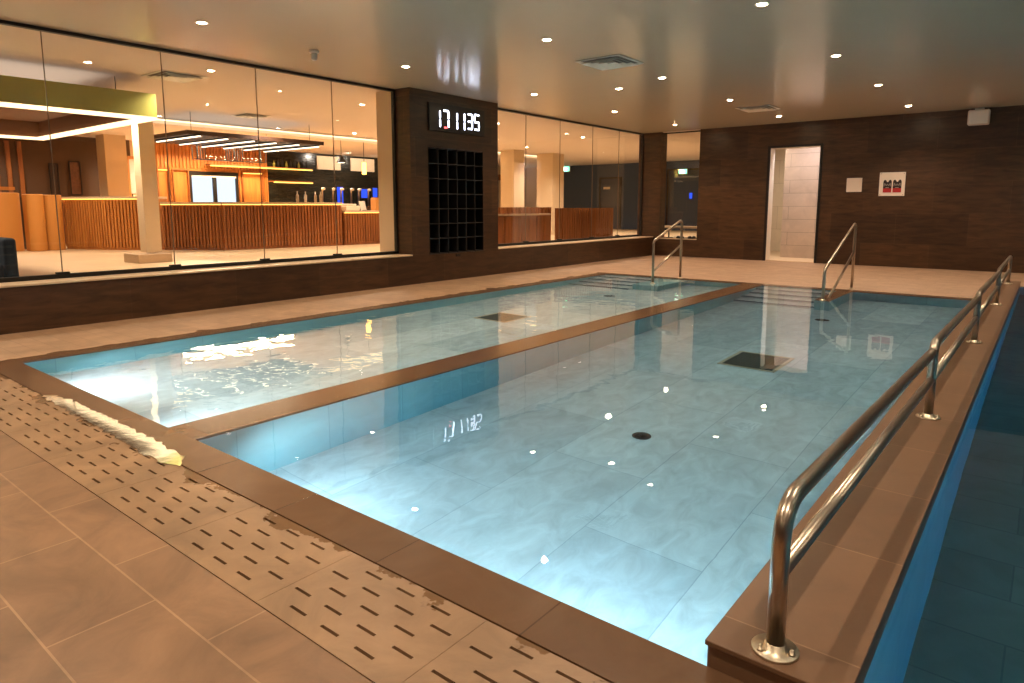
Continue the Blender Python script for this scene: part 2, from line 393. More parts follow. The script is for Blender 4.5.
struct(MB().box(-7.5, -6.525, YB-.008, YB+.3, .41, .43).build('trim_sill_back', M['sill']))
struct(MB().box(XE, XE+.2, YE, YB+.3, -1.1, ZC).build('wall_right', M['wall']))
struct(MB().box(-8.4, XE, YE-.2, YE, 0, ZC).build('wall_front', M['wall']))
struct(MB().box(XG-.0, XE, YE, YB+.01, ZC, ZC+.1).build('ceiling', M['ceil']))
struct(MB().box(-26, XG-.001, YE, 26, ZC+.0, ZC+.1).box(XG, -2, YB+.02, 26, ZC, ZC+.1).build('ceiling_bar', M['barceil']))
struct(MB().box(-26, -8.4, YE, 26, .1, .25).box(-8.4, -6.35, YB+.3, 26, .1, .25).build('floor_bar', M['barfloor']))

# windows: frame and panes with dark seams
def window(name, y0, y1, seams):
    w = bpy.data.objects.new(name, None); COL.objects.link(w); w['kind'] = 'structure'
    f = MB().box(XG-.03, XG+.03, y0, y1, ZC-.035, ZC-.001).box(XG-.03, XG+.03, y0, y1, ZS+.001, ZS+.045)
    f.box(XG-.03, XG+.03, y0, y0+.03, ZS, ZC-.01).box(XG-.03, XG+.03, y1-.03, y1, ZS, ZC-.01)
    f.build('window_frame', M['black'], w)
    ys = [y0+.03]+seams+[y1-.03]
    for a, b in zip(ys[:-1], ys[1:]):
        MB().box(XG-.006, XG+.006, a+.004, b-.004, ZS+.04, ZC-.03).build('pane', M['glass'], w)
    for s in seams:
        MB().box(XG-.0065, XG+.0065, s-.0035, s+.0035, ZS+.04, ZC-.03).build('seam', M['seam'], w)
        MB().box(XG-.02, XG+.03, s-.06, s+.06, ZS+.04, ZS+.065).build('clamp', M['black'], w)
window('window_1', YE+.01, YP0-.001, [-2.12, -.97, .19, 1.34, 2.49, 3.645, 4.805, 5.955])
window('window_2', YP1+.001, YC0-.001, [10.42, 11.57, 12.83, 13.98])
w3 = bpy.data.objects.new('window_3', None); COL.objects.link(w3); w3['kind'] = 'structure'
MB().box(-7.5, -6.525, 15.3, 15.34, ZC-.03, ZC-.001).box(-7.5, -6.525, 15.3, 15.34, .431, .45).build('window_frame', M['black'], w3)
MB().box(-7.499, -6.526, 15.314, 15.326, .45, ZC-.03).build('pane', M['glass'], w3)

# doorway with the lit shower corridor behind
d1 = bpy.data.objects.new('door_1', None); COL.objects.link(d1); d1['kind'] = 'structure'
MB().box(-4.955, -4.90, YB-.012, YB+.02, 0, 2.5).box(-3.88, -3.825, YB-.012, YB+.02, 0, 2.5).box(-4.9, -3.88, YB-.012, YB+.02, 2.455, 2.5).build('door_frame', M['black'], d1)
MB().box(-4.9, -3.88, YB, YB+.3, .0, .014).build('threshold', M['sill'], d1)
MB().box(-4.939, -4.90, YB+.021, YB+.3, 0.015, 2.459).box(-3.88, -3.861, YB+.021, YB+.3, .015, 2.459).box(-4.9, -3.88, YB+.021, YB+.3, 2.445, 2.459).build('door_lining', M['white'], d1)
struct(MB().box(-6.2, -1.6, 18.4, 18.5, 0, 2.8).box(-6.3, -6.2, YB+.3, 18.5, 0, 2.8).box(-1.7, -1.6, YB+.3, 18.5, 0, 2.8).build('wall_shower', M['shower']))
struct(MB().box(-4.935, -1.7, 16.3, 16.42, 0, 2.8).build('wall_shower_partition', M['greytile']))
struct(MB().box(-3.90, -3.885, YB+.31, 16.3, 0, 2.46).build('trim_shower', M['white']))
struct(MB().box(-6.2, -1.7, YB+.3, 18.4, -.1, .01).build('floor_shower', M['sill']))
struct(MB().box(-6.2, -1.7, YB+.3, 18.4, 2.8, 2.85).build('ceiling_shower', M['plaster']))

# ------------------------------------------------------------------ hall fittings
def spotlight_mesh(lens):
    t = thing('recessed_spotlight', (0,0,0), 'x', 'spotlight')
    MB().lathe((0,0,0), [(.040,-.001),(.060,-.001),(.062,-.006),(.058,-.010),(.044,-.008),(.040,-.003)], 24).build('trim_ring', M['vent'], t)
    MB().lathe((0,0,0), [(.001,-.013),(.030,-.012),(.040,-.007),(.040,-.002),(.001,-.002)], 24).build('lens', lens, t)
    return t
rows = {-6.58: 'left row beside the glass wall', -4.37: 'middle row', -2.15: 'right row'}
first = None
ordn = ['first', 'second', 'third', 'fourth', 'fifth']
YS = [3.41, 6.05, 8.78, 11.3, 13.9]
def lamp(kind, name, loc, energy, color, **kw):
    l = bpy.data.lights.new(name, kind); l.energy = energy; l.color = color
    for k, v in kw.items(): setattr(l, k, v)
    o = bpy.data.objects.new(name, l); o.location = loc; COL.objects.link(o); return o
WARM = (1, .80, .60)
for x, nm in rows.items():
    vis = [y for y in YS if not (x > -5 and y < 4)]
    if x > -3: vis = [6.21, 8.82, 11.3, 13.95]
    for k, y in enumerate(vis):
        if first is None: first = spotlight_mesh(M['lamp']); t = first
        else: t = copy_tree(first)
        t.location = (x, y, ZC); 
        t['label'] = 'small ceiling spotlight over the pools, %s, %s from camera' % (nm, ordn[k])
        t['group'] = 'recessed spotlights in the pool hall ceiling'
    for y in [-1.9, .8]+YS:
        lamp('SPOT', 'hall_spot', (x, y, ZC-.02), 150, WARM, spot_size=math.radians(125), spot_blend=.8, shadow_soft_size=.03)
t = copy_tree(first); t.location = (-5.27, 9.17, ZC)
t['label'] = 'lone ceiling spotlight between the left and middle rows'; t['group'] = 'recessed spotlights in the pool hall ceiling'
for x, en in ((.07, 110), (2.3, 60), (4.4, 40)):
    for y in [-1.9, .8]+YS: lamp('SPOT', 'hall_spot', (x, y, ZC-.02), en, WARM, spot_size=math.radians(125), spot_blend=.8, shadow_soft_size=.03)

def air_vent(cx, cy, label, z=ZC, s=.31):
    t = thing('air_vent', (cx,cy,z), label, 'air vent')
    def ring(g, a, b, za, zb):
        v = [(sx*a,sy*a,za) for sx,sy in ((-1,-1),(1,-1),(1,1),(-1,1))]+[(sx*b,sy*b,zb) for sx,sy in ((-1,-1),(1,-1),(1,1),(-1,1))]
        v += [(x,y,zz+.004) for x,y,zz in v]
        fs = []
        for i in range(4):
            j = (i+1)%4; fs += [(i,j,4+j,4+i), (8+i,12+i,12+j,8+j), (i,8+i,8+j,j), (4+i,4+j,12+j,12+i)]
        g.add(v, fs)
    g = MB(); ring(g, s, s-.05, -.012, -.006); g.build('vent_frame', M['vent'], t)
    g = MB()
    for k in range(3): ring(g, s-.055-.07*k, s-.115-.07*k, -.034, -.006)
    g.build('louvres', M['vent'], t)
    MB().box(-s+.03, s-.03, -s+.03, s-.03, -.005, -.001).build('backing', M['greyink'], t)
    return t
air_vent(-4.42, 7.45, 'square louvred air vent in the ceiling above the middle pool, nearer the camera')
air_vent(-4.33, 12.55, 'square louvred air vent in the ceiling in front of the doorway wall')
air_vent(-9.5, 4.5, 'square louvred air vent in the bar ceiling behind the left windows')
air_vent(-12.4, 7.3, 'square louvred air vent in the bar ceiling near the long light slot', s=.28)

sd = thing('smoke_detector', (-6.75, 4.8, ZC), 'small pale smoke detector hanging from the ceiling near the left windows', 'smoke detector')
MB().lathe((0,0,0), [(.001,-.001),(.055,-.001),(.055,-.02),(.048,-.03),(.001,-.03)], 24).build('base', M['white'], sd)
MB().lathe((0,0,0), [(.001,-.03),(.032,-.03),(.036,-.09),(.02,-.11),(.001,-.112)], 24).build('sensor_head', M['blind'], sd)

# clock
ck = thing('digital_clock', (XL, 8.12, 2.59), 'black wall clock with white digits on the tiled pillar', 'clock')
MB().box(0, .035, 7.475-8.12, 8.775-8.12, cz0-2.59, cz1-2.59).build('casing', M['black'], ck, bevel=.004)
def seg(g, a, b, w=.024):   # a, b = (y,z) in the room
    (ya,za),(yb,zb) = a, b; x0, x1 = .036, .040
    if abs(ya-yb) < 1e-6: g.box(x0, x1, ya-w/2-8.12, ya+w/2-8.12, min(za,zb)-2.59, max(za,zb)-2.59)
    else: g.box(x0, x1, min(ya,yb)-8.12, max(ya,yb)-8.12, za-w/2-2.59, za+w/2-2.59)
def digit(y0, y1, z0, z1, segs, name='digit', mat='digit'):
    g = MB(); zm = (z0+z1)/2; e = .012
    T = dict(a=((y0,z1),(y1,z1)), g=((y0,zm),(y1,zm)), d=((y0,z0),(y1,z0)), f=((y0,zm+e),(y0,z1-e)), b=((y1,zm+e),(y1,z1-e)), e=((y0,z0+e),(y0,zm-e)), c=((y1,z0+e),(y1,zm-e)))
    for s in segs: seg(g, *T[s])
    g.build(name, M[mat], ck)
digit(7.58, 7.71, 2.43, 2.70, 'bc'); digit(7.79, 7.90, 2.44, 2.70, 'abc'); digit(7.80, 7.87, 2.44, 2.70, 'd', 'red_segment', 'digitred')
digit(7.99, 8.10, 2.43, 2.70, 'bc'); digit(8.15, 8.275, 2.43, 2.71, 'bc')
digit(8.36, 8.46, 2.47, 2.70, 'abgcd'); digit(8.52, 8.63, 2.47, 2.71, 'afgcd')
ck['label'] = 'black wall clock showing white digits high on the tiled pillar'

# pigeonholes
ph = thing('pigeonhole_unit', (XL, (ry0+ry1)/2, rz0), 'dark grid of small open pigeonholes let into the tiled pillar below the clock', 'storage unit')
hw, hh = (ry1-ry0)/2, rz1-rz0
MB().box(-.318, -.30, -hw+.002, hw-.002, .002, hh-.002).build('back_panel', M['black'], ph)
g = MB()
for k in range(7):
    y = -hw+.003+(2*hw-.006)*k/6; g.box(-.30, .004, y-.006 if k else y, y+.006 if k < 6 else y, .002, hh-.002)
g.build('upright', M['darkgrey'], ph)
g = MB()
for k in range(8):
    z = .004+(hh-.02)*k/7; g.box(-.30, .002, -hw+.002, hw-.002, z, z+.012)
g.build('shelf_boards', M['darkgrey'], ph)
nm = MB().box(0, .012, -.05, .05, -.06, -.02).build('name_plate', M['black'], ph)

# notices on back wall
nt_ = MB().box(-3.335, -3.05, YB-.008, YB-.001, 1.49, 1.77).build('paper_notice', M['paper'])
tag(nt_, 'small blank looking white notice on the brown wall between doorway and framed sign', 'notice')
sg = thing('wall_sign', (-2.51, YB, 1.4), 'white square sign with two red and black figures on the brown wall', 'sign')
MB().box(-.225, .225, -.022, -.001, 0, .463).build('board', M['paper'], sg, bevel=.003)
for k, cx in enumerate((-.078, .092)):
    b = MB(); w = .074
    out_ = [(-w,.07),(w,.07),(w,.275),(w*.85,.31),(w*.55,.32),(w*.3,.30),(w*.12,.275),(-w*.12,.275),(-w*.3,.30),(-w*.55,.32),(-w*.85,.31),(-w,.275)]
    n = len(out_); vs = [(cx+x, -.026, z) for x, z in out_]+[(cx+x, -.0225, z) for x, z in out_]
    b.add(vs, [tuple(range(n)), tuple(reversed(range(n,2*n)))]+[(i,n+i,n+(i+1)%n,(i+1)%n) for i in range(n)])
    b.build('black_figure', M['ink'], sg)
    MB().box(cx-w, cx+w, -.029, -.0262, .07, .15).build('red_band', M['red'], sg)
    r = MB()
    for a, c in (((-.05,.25),(-.02,.2)), ((-.02,.2),(0,.235)), ((0,.235),(.02,.2)), ((.02,.2),(.05,.25)), ((-.05,.25),(-.055,.19)), ((.05,.25),(.055,.19)), ((-.03,.165),(.03,.165))):
        r.tube([(cx+a[0],-.0275,a[1]), (cx+c[0],-.0275,c[1])], .007, 6)
    r.build('grey_marking', M['greyink'], sg)
for x in (-.2,.2):
    for z in (.025,.438): MB().lathe((x,-.0225,z), [(.001,0),(.009,0),(.008,-.004),(.001,-.005)], 10, axis='y').build('fixing_screw', M['greyink'], sg)
sp = thing('wall_speaker', (-1.18, YB, 2.66), 'white box speaker under the ceiling at the right of the brown wall', 'speaker')
MB().box(-.165, .165, -.20, -.03, 0, .27).build('cabinet', M['white'], sp, bevel=.03)
MB().box(-.145, .145, -.206, -.201, .02, .25).build('grille', M['vent'], sp, bevel=.002)
MB().box(-.05, .05, -.03, -.001, .06, .2).build('bracket', M['vent'], sp)
MB().box(-.07,.07,-.12,-.06,.271,.305).build('top_clip', M['vent'], sp)

# ------------------------------------------------------------------ rails
def base_flange(parent, x, y, z, r=.058):
    f = MB().lathe((x,y,z), [(.001,.0),(r,.0),(r,.005),(r-.002,.007),(.026,.007),(.026,.022),(.001,.022)], 32).build('base_flange', M['flange'], parent)
    for k in range(3):
        a = PI/2+2*PI*k/3+.4; bx, by = x+.043*math.cos(a), y+.043*math.sin(a)
        MB().lathe((bx,by,z+.007), [(.001,0),(.0085,0),(.0085,.004),(.0055,.004),(.0055,.014),(.001,.0155)], 10).build('bolt', M['flange'], f)
ZB0 = .082
posts = [1.64, 4.09, 6.64, 9.37, 12.02]
rxs = [-.457, -.426, -.414, -.412, -.412]
R_ = .0225
words = ['nearest the camera', 'second from the camera', 'third from the camera', 'farthest from the camera']
for i in range(4):
    y0, y1 = posts[i], posts[i+1]; L_ = math.hypot(y1-y0, rxs[i+1]-rxs[i])
    t = thing('safety_rail', (rxs[i], y0, ZB0), 'low two-bar steel rail section on the ledge, ' + words[i], 'rail', 'steel rail sections on the ledge')
    t.rotation_euler.z = -math.atan2(rxs[i+1]-rxs[i], y1-y0)
    za = (.468, .482, .482, .48)[i]-ZB0; zb = za-.026
    last = i == 3
    top = [(0,0,.004), (0,0,za), (0,L_-.045,zb)]
    if last: top = [(0,0,.004), (0,0,za), (0,L_,za), (0,L_,.004)]
    MB().tube(rounded(top, .12 if i == 0 else .09, 14), R_, 24).build('top_rail', M['steel'], t)
    MB().tube([(0,.018,.21), (0,L_-.03,.205)], R_*.9, 24).build('middle_rail', M['steel'], t)
    base_flange(t, 0, 0, 0)
    if last: base_flange(t, 0, L_, 0)
# handrails of the two flights of steps
def handrail(x, yf, yb, zf, zb, mid, label, ztop):
    t = thing('step_handrail', (x, yf, 0), label, 'handrail')
    pts = [(0,0,.004), (0,.0,zf), (0,yb-yf-.12,zb), (0,yb-yf,zb-.01), (0,yb-yf,.004)]
    pts = [(0,0,.006), (0,.0,zf), (0,yb-yf,zb), (0,yb-yf,.006)]
    MB().tube(rounded(pts, .07, 10), .02, 20).build('rail_tube', M['steel'], t)
    (ya, za), (yb_, zb_) = mid
    MB().tube([(0,ya-yf,za), (0,yb_-yf,zb_)], .017, 16).build('middle_bar', M['steel'], t)
    for yy in (0, yb-yf):
        MB().lathe((0,yy,.004), [(.001,0),(.04,0),(.04,.005),(.022,.007),(.022,.018),(.001,.018)], 20).build('base_flange', M['flange'], t)
handrail(-4.79, 9.50, 10.50, .665, .985, ((9.515,.2),(10.49,.56)), 'bent steel handrail beside the steps of the shallow left pool', .98)
handrail(-2.20, 9.12, 10.70, .40, .97, ((9.40,.0),(10.69,.54)), 'bent steel handrail beside the steps of the middle pool, in front of the brown wall', .97)

# ------------------------------------------------------------------ pool fittings
dr = thing('pool_drain', (-1.96, 3.79, -DR), 'small round dark drain on the floor of the middle pool', 'drain')
MB().lathe((0,0,0), [(.001,.001),(.062,.001),(.062,.008),(.048,.010),(.045,.006),(.001,.006)], 32).build('drain_ring', M['darkgrey'], dr)
MB().lathe((0,0,0), [(.001,.007),(.018,.007),(.016,.02),(.001,.022)], 20).build('drain_cap', M['black'], dr)
def floor_grille(cx, cy, z, hx, hy, label):
    t = thing('floor_grille', (cx,cy,z), label, 'grille')
    MB().box(-hx,hx,-hy,-hy+.03,.001,.02).box(-hx,hx,hy-.03,hy,.001,.02).box(-hx,-hx+.03,-hy,hy,.001,.02).box(hx-.03,hx,-hy,hy,.001,.02).build('grille_frame', M['flange'], t)
    g = MB()
    for k in range(16):
        x = -hx+.04+(2*hx-.08)*k/15; g.box(x-.008,x+.008,-hy+.03,hy-.03,.004,.016)
    g.build('bars', M['grille'], t)
    MB().box(-hx+.03,hx-.03,-hy+.03,hy-.03,.0005,.003).build('backing', M['black'], t)
floor_grille(-1.975, 6.0, -DR, .25, .29, 'square dark grille on the floor of the middle pool')
floor_grille(-5.02, 6.08, -DL, .25, .25, 'square dark grille on the floor of the shallow left pool')
ri = thing('pool_inlet', (-4.92, 8.41, -DL), 'tiny round dark fitting on the floor of the shallow pool by its steps', 'inlet')
MB().lathe((0,0,0), [(.001,.001),(.08,.001),(.08,.01),(.06,.014),(.001,.014)], 24).build('cover', M['darkgrey'], ri)
ri = thing('pool_inlet', (-2.02, 8.4, -DR), 'tiny round dark fitting on the floor of the middle pool by its steps', 'inlet')
MB().lathe((0,0,0), [(.001,.001),(.08,.001),(.08,.01),(.06,.014),(.001,.014)], 24).build('cover', M['darkgrey'], ri)

# standing water on the drain tiles
def puddle(name, outline, label, amp=.015, seed=1):
    rnd = random.Random(seed); pts = []
    n = len(outline)
    for i in range(n):
        a, b = outline[i], outline[(i+1)%n]; d = math.dist(a, b); k = max(1, int(d/.035))
        for j in range(k):
            t = j/k; pts.append((a[0]+(b[0]-a[0])*t+rnd.uniform(-amp,amp), a[1]+(b[1]-a[1])*t+rnd.uniform(-amp,amp)))
    o = MB().prism(pts, .0002, .0052).build(name, M['film'])
    return tag(o, label, 'puddle', kind='stuff')
m, nt, out = new_mat('thin film of water'); L = nt.links.new
tc = N(nt, 'ShaderNodeTexCoord'); nz = N(nt, 'ShaderNodeTexNoise', Scale=14.0, Detail=3.0); L(tc.outputs['Object'], nz.inputs['Vector'])
b = N(nt, 'ShaderNodeBump', Strength=.03, Distance=.01); L(nz.outputs['Fac'], b.inputs['Height'])
tr = N(nt, 'ShaderNodeBsdfTransparent', Color=(.93,.92,.9,1)); gl = N(nt, 'ShaderNodeBsdfGlossy', Roughness=.07); L(b.outputs[0], gl.inputs['Normal'])
lw2 = N(nt, 'ShaderNodeFresnel', IOR=1.333); mx = N(nt, 'ShaderNodeMixShader'); L(b.outputs[0], lw2.inputs['Normal'])
L(lw2.outputs[0], mx.inputs[0]); L(tr.outputs[0], mx.inputs[1]); L(gl.outputs[0], mx.inputs[2]); L(mx.outputs[0], out.inputs[0]); M['film'] = m
puddle('water_puddle', [(-4.98,1.36),(-4.87,1.42),(-4.6,1.445),(-4.1,1.445),(-3.5,1.44),(-3.16,1.42),(-3.06,1.36),(-3.2,1.315),(-3.5,1.33),(-4.0,1.335),(-4.5,1.345)], 'long shining puddle on the drain tiles at the corner of the shallow pool')

# ------------------------------------------------------------------ the bar behind the glass
def battens(g, p0, p1, z0, z1, pitch=.075, w=.045, d=.03, side=1, mi=0):
    a, b = Vector(p0), Vector(p1); L_ = (b-a).length; u = (b-a)/L_; n = Vector((-u.y, u.x))*side
    k = max(1, int(L_/pitch))
    for i in range(k):
        c = a+u*(L_*(i+.5)/k)+n*d/2; g.obox(c, u, w/2, d/2, z0, z1, mi)
def counter(name, pts, z1, label, wood, depth=.55, led=True, top='sill'):
    t = thing(name, (0,0,0), label, 'counter')
    g = MB(); lg = MB(); tg = MB()
    for p0, p1 in zip(pts[:-1], pts[1:]):
        a, b = Vector(p0), Vector(p1); u = (b-a).normalized(); n = Vector((u.y, -u.x))
        if n.x < 0: n = -n                      # towards the pool
        side = 1 if (Vector((-u.y,u.x))-n).length < .1 else -1
        back = [a-n*depth, b-n*depth]
        poly = [tuple(a), tuple(b), tuple(back[1]), tuple(back[0])]
        g.prism(poly, .25, z1-.05); battens(g, a, b, .31, z1-.07, side=side)
        f = .06
        tg.prism([tuple(a+n*f), tuple(b+n*f), tuple(back[1]), tuple(back[0])], z1-.045, z1)
        lg.prism([tuple(a+n*.045), tuple(b+n*.045), tuple(b+n*.032), tuple(a+n*.032)], z1-.062, z1-.046)
    g.build('slatted_front', wood, t); tg.build('worktop', M[top], t)
    if led: lg.build('light_strip', M['ledgold'], t)
    return t
RC = counter('reception_counter', [(-17.4,5.55), (-16.2,6.0), (-15.35,6.62)], 1.42, 'slatted oak counter with a glowing top edge left of the cream column', M['oak'])
counter('bar_counter', [(-15.25,6.75), (-14.06,7.48), (-13.62,10.30)], 1.30, 'long slatted bar counter with a glowing edge under the hanging light bars', M['walnut'], depth=.6)
counter('low_bar_counter', [(-13.62,10.36), (-13.4,12.6)], 1.10, 'lower slatted end of the bar counter in front of the dark tiled wall', M['walnut'], depth=.6)

# booth screens at far left
def booth(x, y, w, z1, label, mat):
    g = MB(); n = 14; r = w/2
    poly = [(x+.12*math.cos(a), y+r*math.sin(a)) for a in [PI/2-PI*k/n for k in range(n+1)]]
    poly += [(x-.25, y-r), (x-.25, y+r)]
    o = MB().prism(poly, .25, z1).build('booth_screen', mat, bevel=.02)
    return tag(o, label, 'screen')
booth(-17.4, 4.36, .75, 1.50, 'tan upholstered booth screen at the left edge of the photo', M['tan'])
booth(-17.1, 4.92, .33, 1.47, 'narrow tan booth screen right of the leftmost one', M['tan'])
booth(-17.9, 5.08, .32, 1.44, 'dark brown booth screen between the tan ones', M['darkslat'])
booth(-17.15, 5.27, .34, 1.46, 'tan booth screen beside the slatted oak counter', M['tan'])
o = MB().box(-17.9,-17.7,4.2,4.75,1.56,1.63).build('booth_shelf', M['tan']); tag(o, 'orange shelf board above the tan booth screens at the left', 'shelf')
ac = thing('armchair', (-8.95, 1.86, .25), 'dark blue upholstered armchair close behind the glass at the left edge', 'armchair')
MB().box(-.32,.32,-.3,.3,.10,.36).build('seat', M['bluefabric'], ac, bevel=.05)
MB().box(-.36,-.22,-.34,.34,.12,.66).build('backrest', M['bluefabric'], ac, bevel=.05)
for s in (-1,1): MB().box(-.30,.34,s*.36-.06,s*.36+.06,.10,.62).build('arm', M['bluefabric'], ac, bevel=.04)
for sx in (-1,1):
    for sy in (-1,1): MB().tube([(sx*.26,sy*.3,0),(sx*.26,sy*.3,.11)], [.015,.022], 10).build('leg', M['black'], ac)
o = MB().obox((-16.60,5.89), (.936,.351), .13, .012, .38, .66).build('reflection_patch', M['palereflection'], RC); o['label'] = 'small square pale blue glow standing in for a reflection, low on the slats'  # glowing patch standing in for a reflection in the window glass

# columns
def column(name, x, y, h, z1, label, base=True):
    t = thing(name, (x,y,.25), label, 'column')
    MB().box(-h,h,-h,h,.17 if base else 0,z1-.25).build('shaft', M['plaster'], t)
    if base: MB().box(-.30,.30,-.34,.22,0,.15).build('plinth', M['sillcut'], t, bevel=.01)
column('square_column', -12.2, 5.17, .125, ZC, 'cream square column on a low plinth in front of the bar counter')
column('square_column', -18.6, 7.1, .25, ZC, 'cream column against the back wall left of the tall plinth column', base=False)
column('square_column', -13.6, 17.0, .27, ZC, 'slim cream column seen through the middle window, left of the doorway', base=False)
column('square_column', -13.5, 18.95, .33, ZC, 'broad cream column seen through the middle window beside the slate blue wall', base=False)

# green hanging canopy ring
gc = thing('hanging_canopy', (-12.08, 1.9, 2.4), 'olive green rectangular hanging canopy with glowing lower edges', 'canopy')
x0, x1, y0, y1 = -2.28, 2.28, -2.4, 2.46
MB().box(x1-.05,x1,y0,y1,.03,.34).box(x0,x0+.05,y0,y1,.03,.34).box(x0+.05,x1-.05,y1-.05,y1,.03,.34).box(x0+.05,x1-.05,y0,y0+.05,.03,.34).build('fascia', M['green'], gc)
MB().box(x1-.08,x1-.05,y0+.08,y1-.08,.03,.33).box(x0+.05,x0+.08,y0+.08,y1-.08,.03,.33).box(x0+.05,x1-.05,y1-.08,y1-.05,.03,.33).box(x0+.08,x1-.08,y0+.08,y1-.08,.30,.33).build('lining', M['brown'], gc)
lw_ = .14
MB().box(x1-lw_,x1,y0,y1,-.01,.03).build('light_strip', M['led'], gc)
MB().box(x0,x0+lw_,y0,y1,-.01,.03).build('light_strip', M['led'], gc)
MB().box(x0+lw_,x1-lw_,y1-lw_,y1,-.01,.03).build('light_strip', M['led'], gc)
for x in (-1.9,1.9):
    for y in (.3,2.1): MB().tube([(x,y,.33),(x,y,ZC-2.4)], .006, 8).build('suspension_wire', M['black'], gc)

# long light slot in the bar ceiling
ls = thing('light_slot', (-14.25, 13, ZC), 'long warm light slot running along the bar ceiling', 'light')
MB().box(-.17,.17,-6.9,7.1,-.02,-.002).build('diffuser', M['led'], ls)
MB().box(.17,.2,-6.9,7.1,-.03,-.002).box(-.2,-.17,-6.9,7.1,-.08,-.002).build('profile', M['barceil'], ls)

# light bars over the counter
lb = None
for k, (y, xa, xb) in enumerate([(6.26,-14.15,-12.4),(6.86,-14.45,-12.53),(7.42,-14.62,-12.54),(7.92,-14.63,-12.56),(8.45,-14.7,-12.55),(8.98,-14.75,-12.6)]):
    h = (xb-xa)/2; t = thing('hanging_light_bar', ((xa+xb)/2, y, 2.5), 'slim white hanging light bar over the bar, %s of six from the left' % ['first','second','third','fourth','fifth','sixth'][k], 'light bar', 'hanging light bars over the bar')
    MB().box(-h,h,-.02,.02,-.018,0).build('diffuser', M['ledbar'], t)
    MB().box(-h,h,-.022,.022,0,.026).build('housing', M['black'], t)
cn = thing('slatted_canopy', (-13.6, 7.6, 2.527), 'dark slatted ceiling raft above the hanging light bars', 'canopy')
g = MB()
for k in range(27): g.box(-1.15,1.0, -1.48+k*.11,-1.43+k*.11, 0,.03)
g.build('slats', M['darkslat'], cn); MB().box(-1.15,1.0,-1.5,1.5,.03,.075).build('backing', M['darkplaster'], cn); MB().box(1.0,1.03,-1.5,1.5,0,.08).build('fascia', M['darkslat'], cn)
for x in (-.9,.8):
    for y in (-1.3,1.3): MB().tube([(x,y,.075),(x,y,ZC-2.527)], .005, 6).build('suspension_wire', M['black'], cn)

# back wall of the bar
BX = -19.5
struct(MB().box(BX-.2, BX, 7.9, 8.55, .25, ZC).build('wall_bar_plaster', M['plaster']))
struct(MB().box(BX-.2, BX, 3.0, 7.9, .25, ZC).build('wall_bar_dark', M['darkplaster']))
g = MB().box(BX-.2, BX, 8.55, 9.42, .25, ZC).box(BX-.2, BX, 9.42, 10.93, 2.22, ZC).box(BX-.2, BX, 9.42, 10.93, .25, 1.2).box(BX-.2, BX, 10.93, 11.95, .25, ZC)
battens(g, (BX,8.55), (BX,11.95), 2.3, ZC, side=-1, pitch=.1, w=.055); 
for a, b in ((8.83,8.97),(9.39,9.43),(10.93,11.06),(11.74,11.95)): battens(g, (BX,a), (BX,b), .25, 2.3, side=-1, pitch=.07)
struct(g.build('wall_bar_oak', M['oak']))
struct(MB().box(BX-.2, BX, 11.95, 16.95, .25, ZC).build('wall_bar_tiled', M['darktile']))
struct(MB().box(BX-.2, BX, 16.95, 25, .25, ZC).build('wall_bar_far', M['plaster']))
for nm, a, b, lab in (('lit_niche', 8.56, 8.82, 'narrow glowing oak niche left of the back window of the bar'), ('lit_niche', 11.08, 11.72, 'glowing oak niche right of the back window of the bar'), ('lit_niche', 8.98, 9.38, 'dim oak niche directly left of the back window of the bar')):
    t = thing(nm, (BX, (a+b)/2, 1.2), lab, 'niche'); w_ = (b-a)/2
    MB().box(.001,.012,-w_,w_,0,1.03).build('niche_panel', M['oak'], t)
    MB().box(.001,.09,-w_-.03,-w_,0,1.06).box(.001,.09,w_,w_+.03,0,1.06).box(.001,.09,-w_,w_,1.03,1.06).build('niche_frame', M['walnut'], t)
    if 'glowing' in lab: MB().box(.03,.06,-w_,w_,1.005,1.028).build('light_strip', M['ledgold'], t)
bwn = bpy.data.objects.new('window_4', None); COL.objects.link(bwn); bwn['kind'] = 'structure'
MB().box(BX-.05,BX+.05,9.42,9.5,1.2,2.22).box(BX-.05,BX+.05,10.85,10.93,1.2,2.22).box(BX-.05,BX+.05,10.13,10.24,1.2,2.22).box(BX-.05,BX+.05,9.5,10.85,2.1,2.22).build('window_frame', M['black'], bwn)
MB().box(BX-.03,BX+.06,9.5,10.85,2.06,2.1).build('blind_rail', M['white'], bwn)
for a, b in ((9.5,10.13),(10.24,10.85)): MB().box(BX-.02,BX-.01,a,b,1.2,2.06).build('pane', M['daylight'], bwn)
def shelf(y0, y1, z, label):
    t = thing('lit_shelf', (BX, (y0+y1)/2, z), label, 'shelf'); h = (y1-y0)/2
    MB().box(.001,.35,-h,h,0,.035).build('board', M['walnut'], t)
    MB().box(.30,.352,-h,h,-.03,-.001).build('light_strip', M['ledgold'], t)
    return t
shelf(9.94, 13.38, 2.40, 'long glowing shelf high on the back wall of the bar')
shelf(11.97, 13.38, 1.98, 'shorter glowing shelf below the long one on the dark tiled wall')
for k in range(9):
    y = 12.1+k*.15; h = .2+.05*((k*7)%3); t = MB().lathe((BX+.15,y,2.436), [(.001,0),(.036,0),(.036,h*.6),(.014,h*.8),(.014,h),(.001,h)], 12).build('bottle', M['darkgrey' if k % 3 else 'green'])
    tag(t, 'small bottle standing on the long glowing shelf of the bar', 'bottle', 'bottles on the long glowing bar shelf')
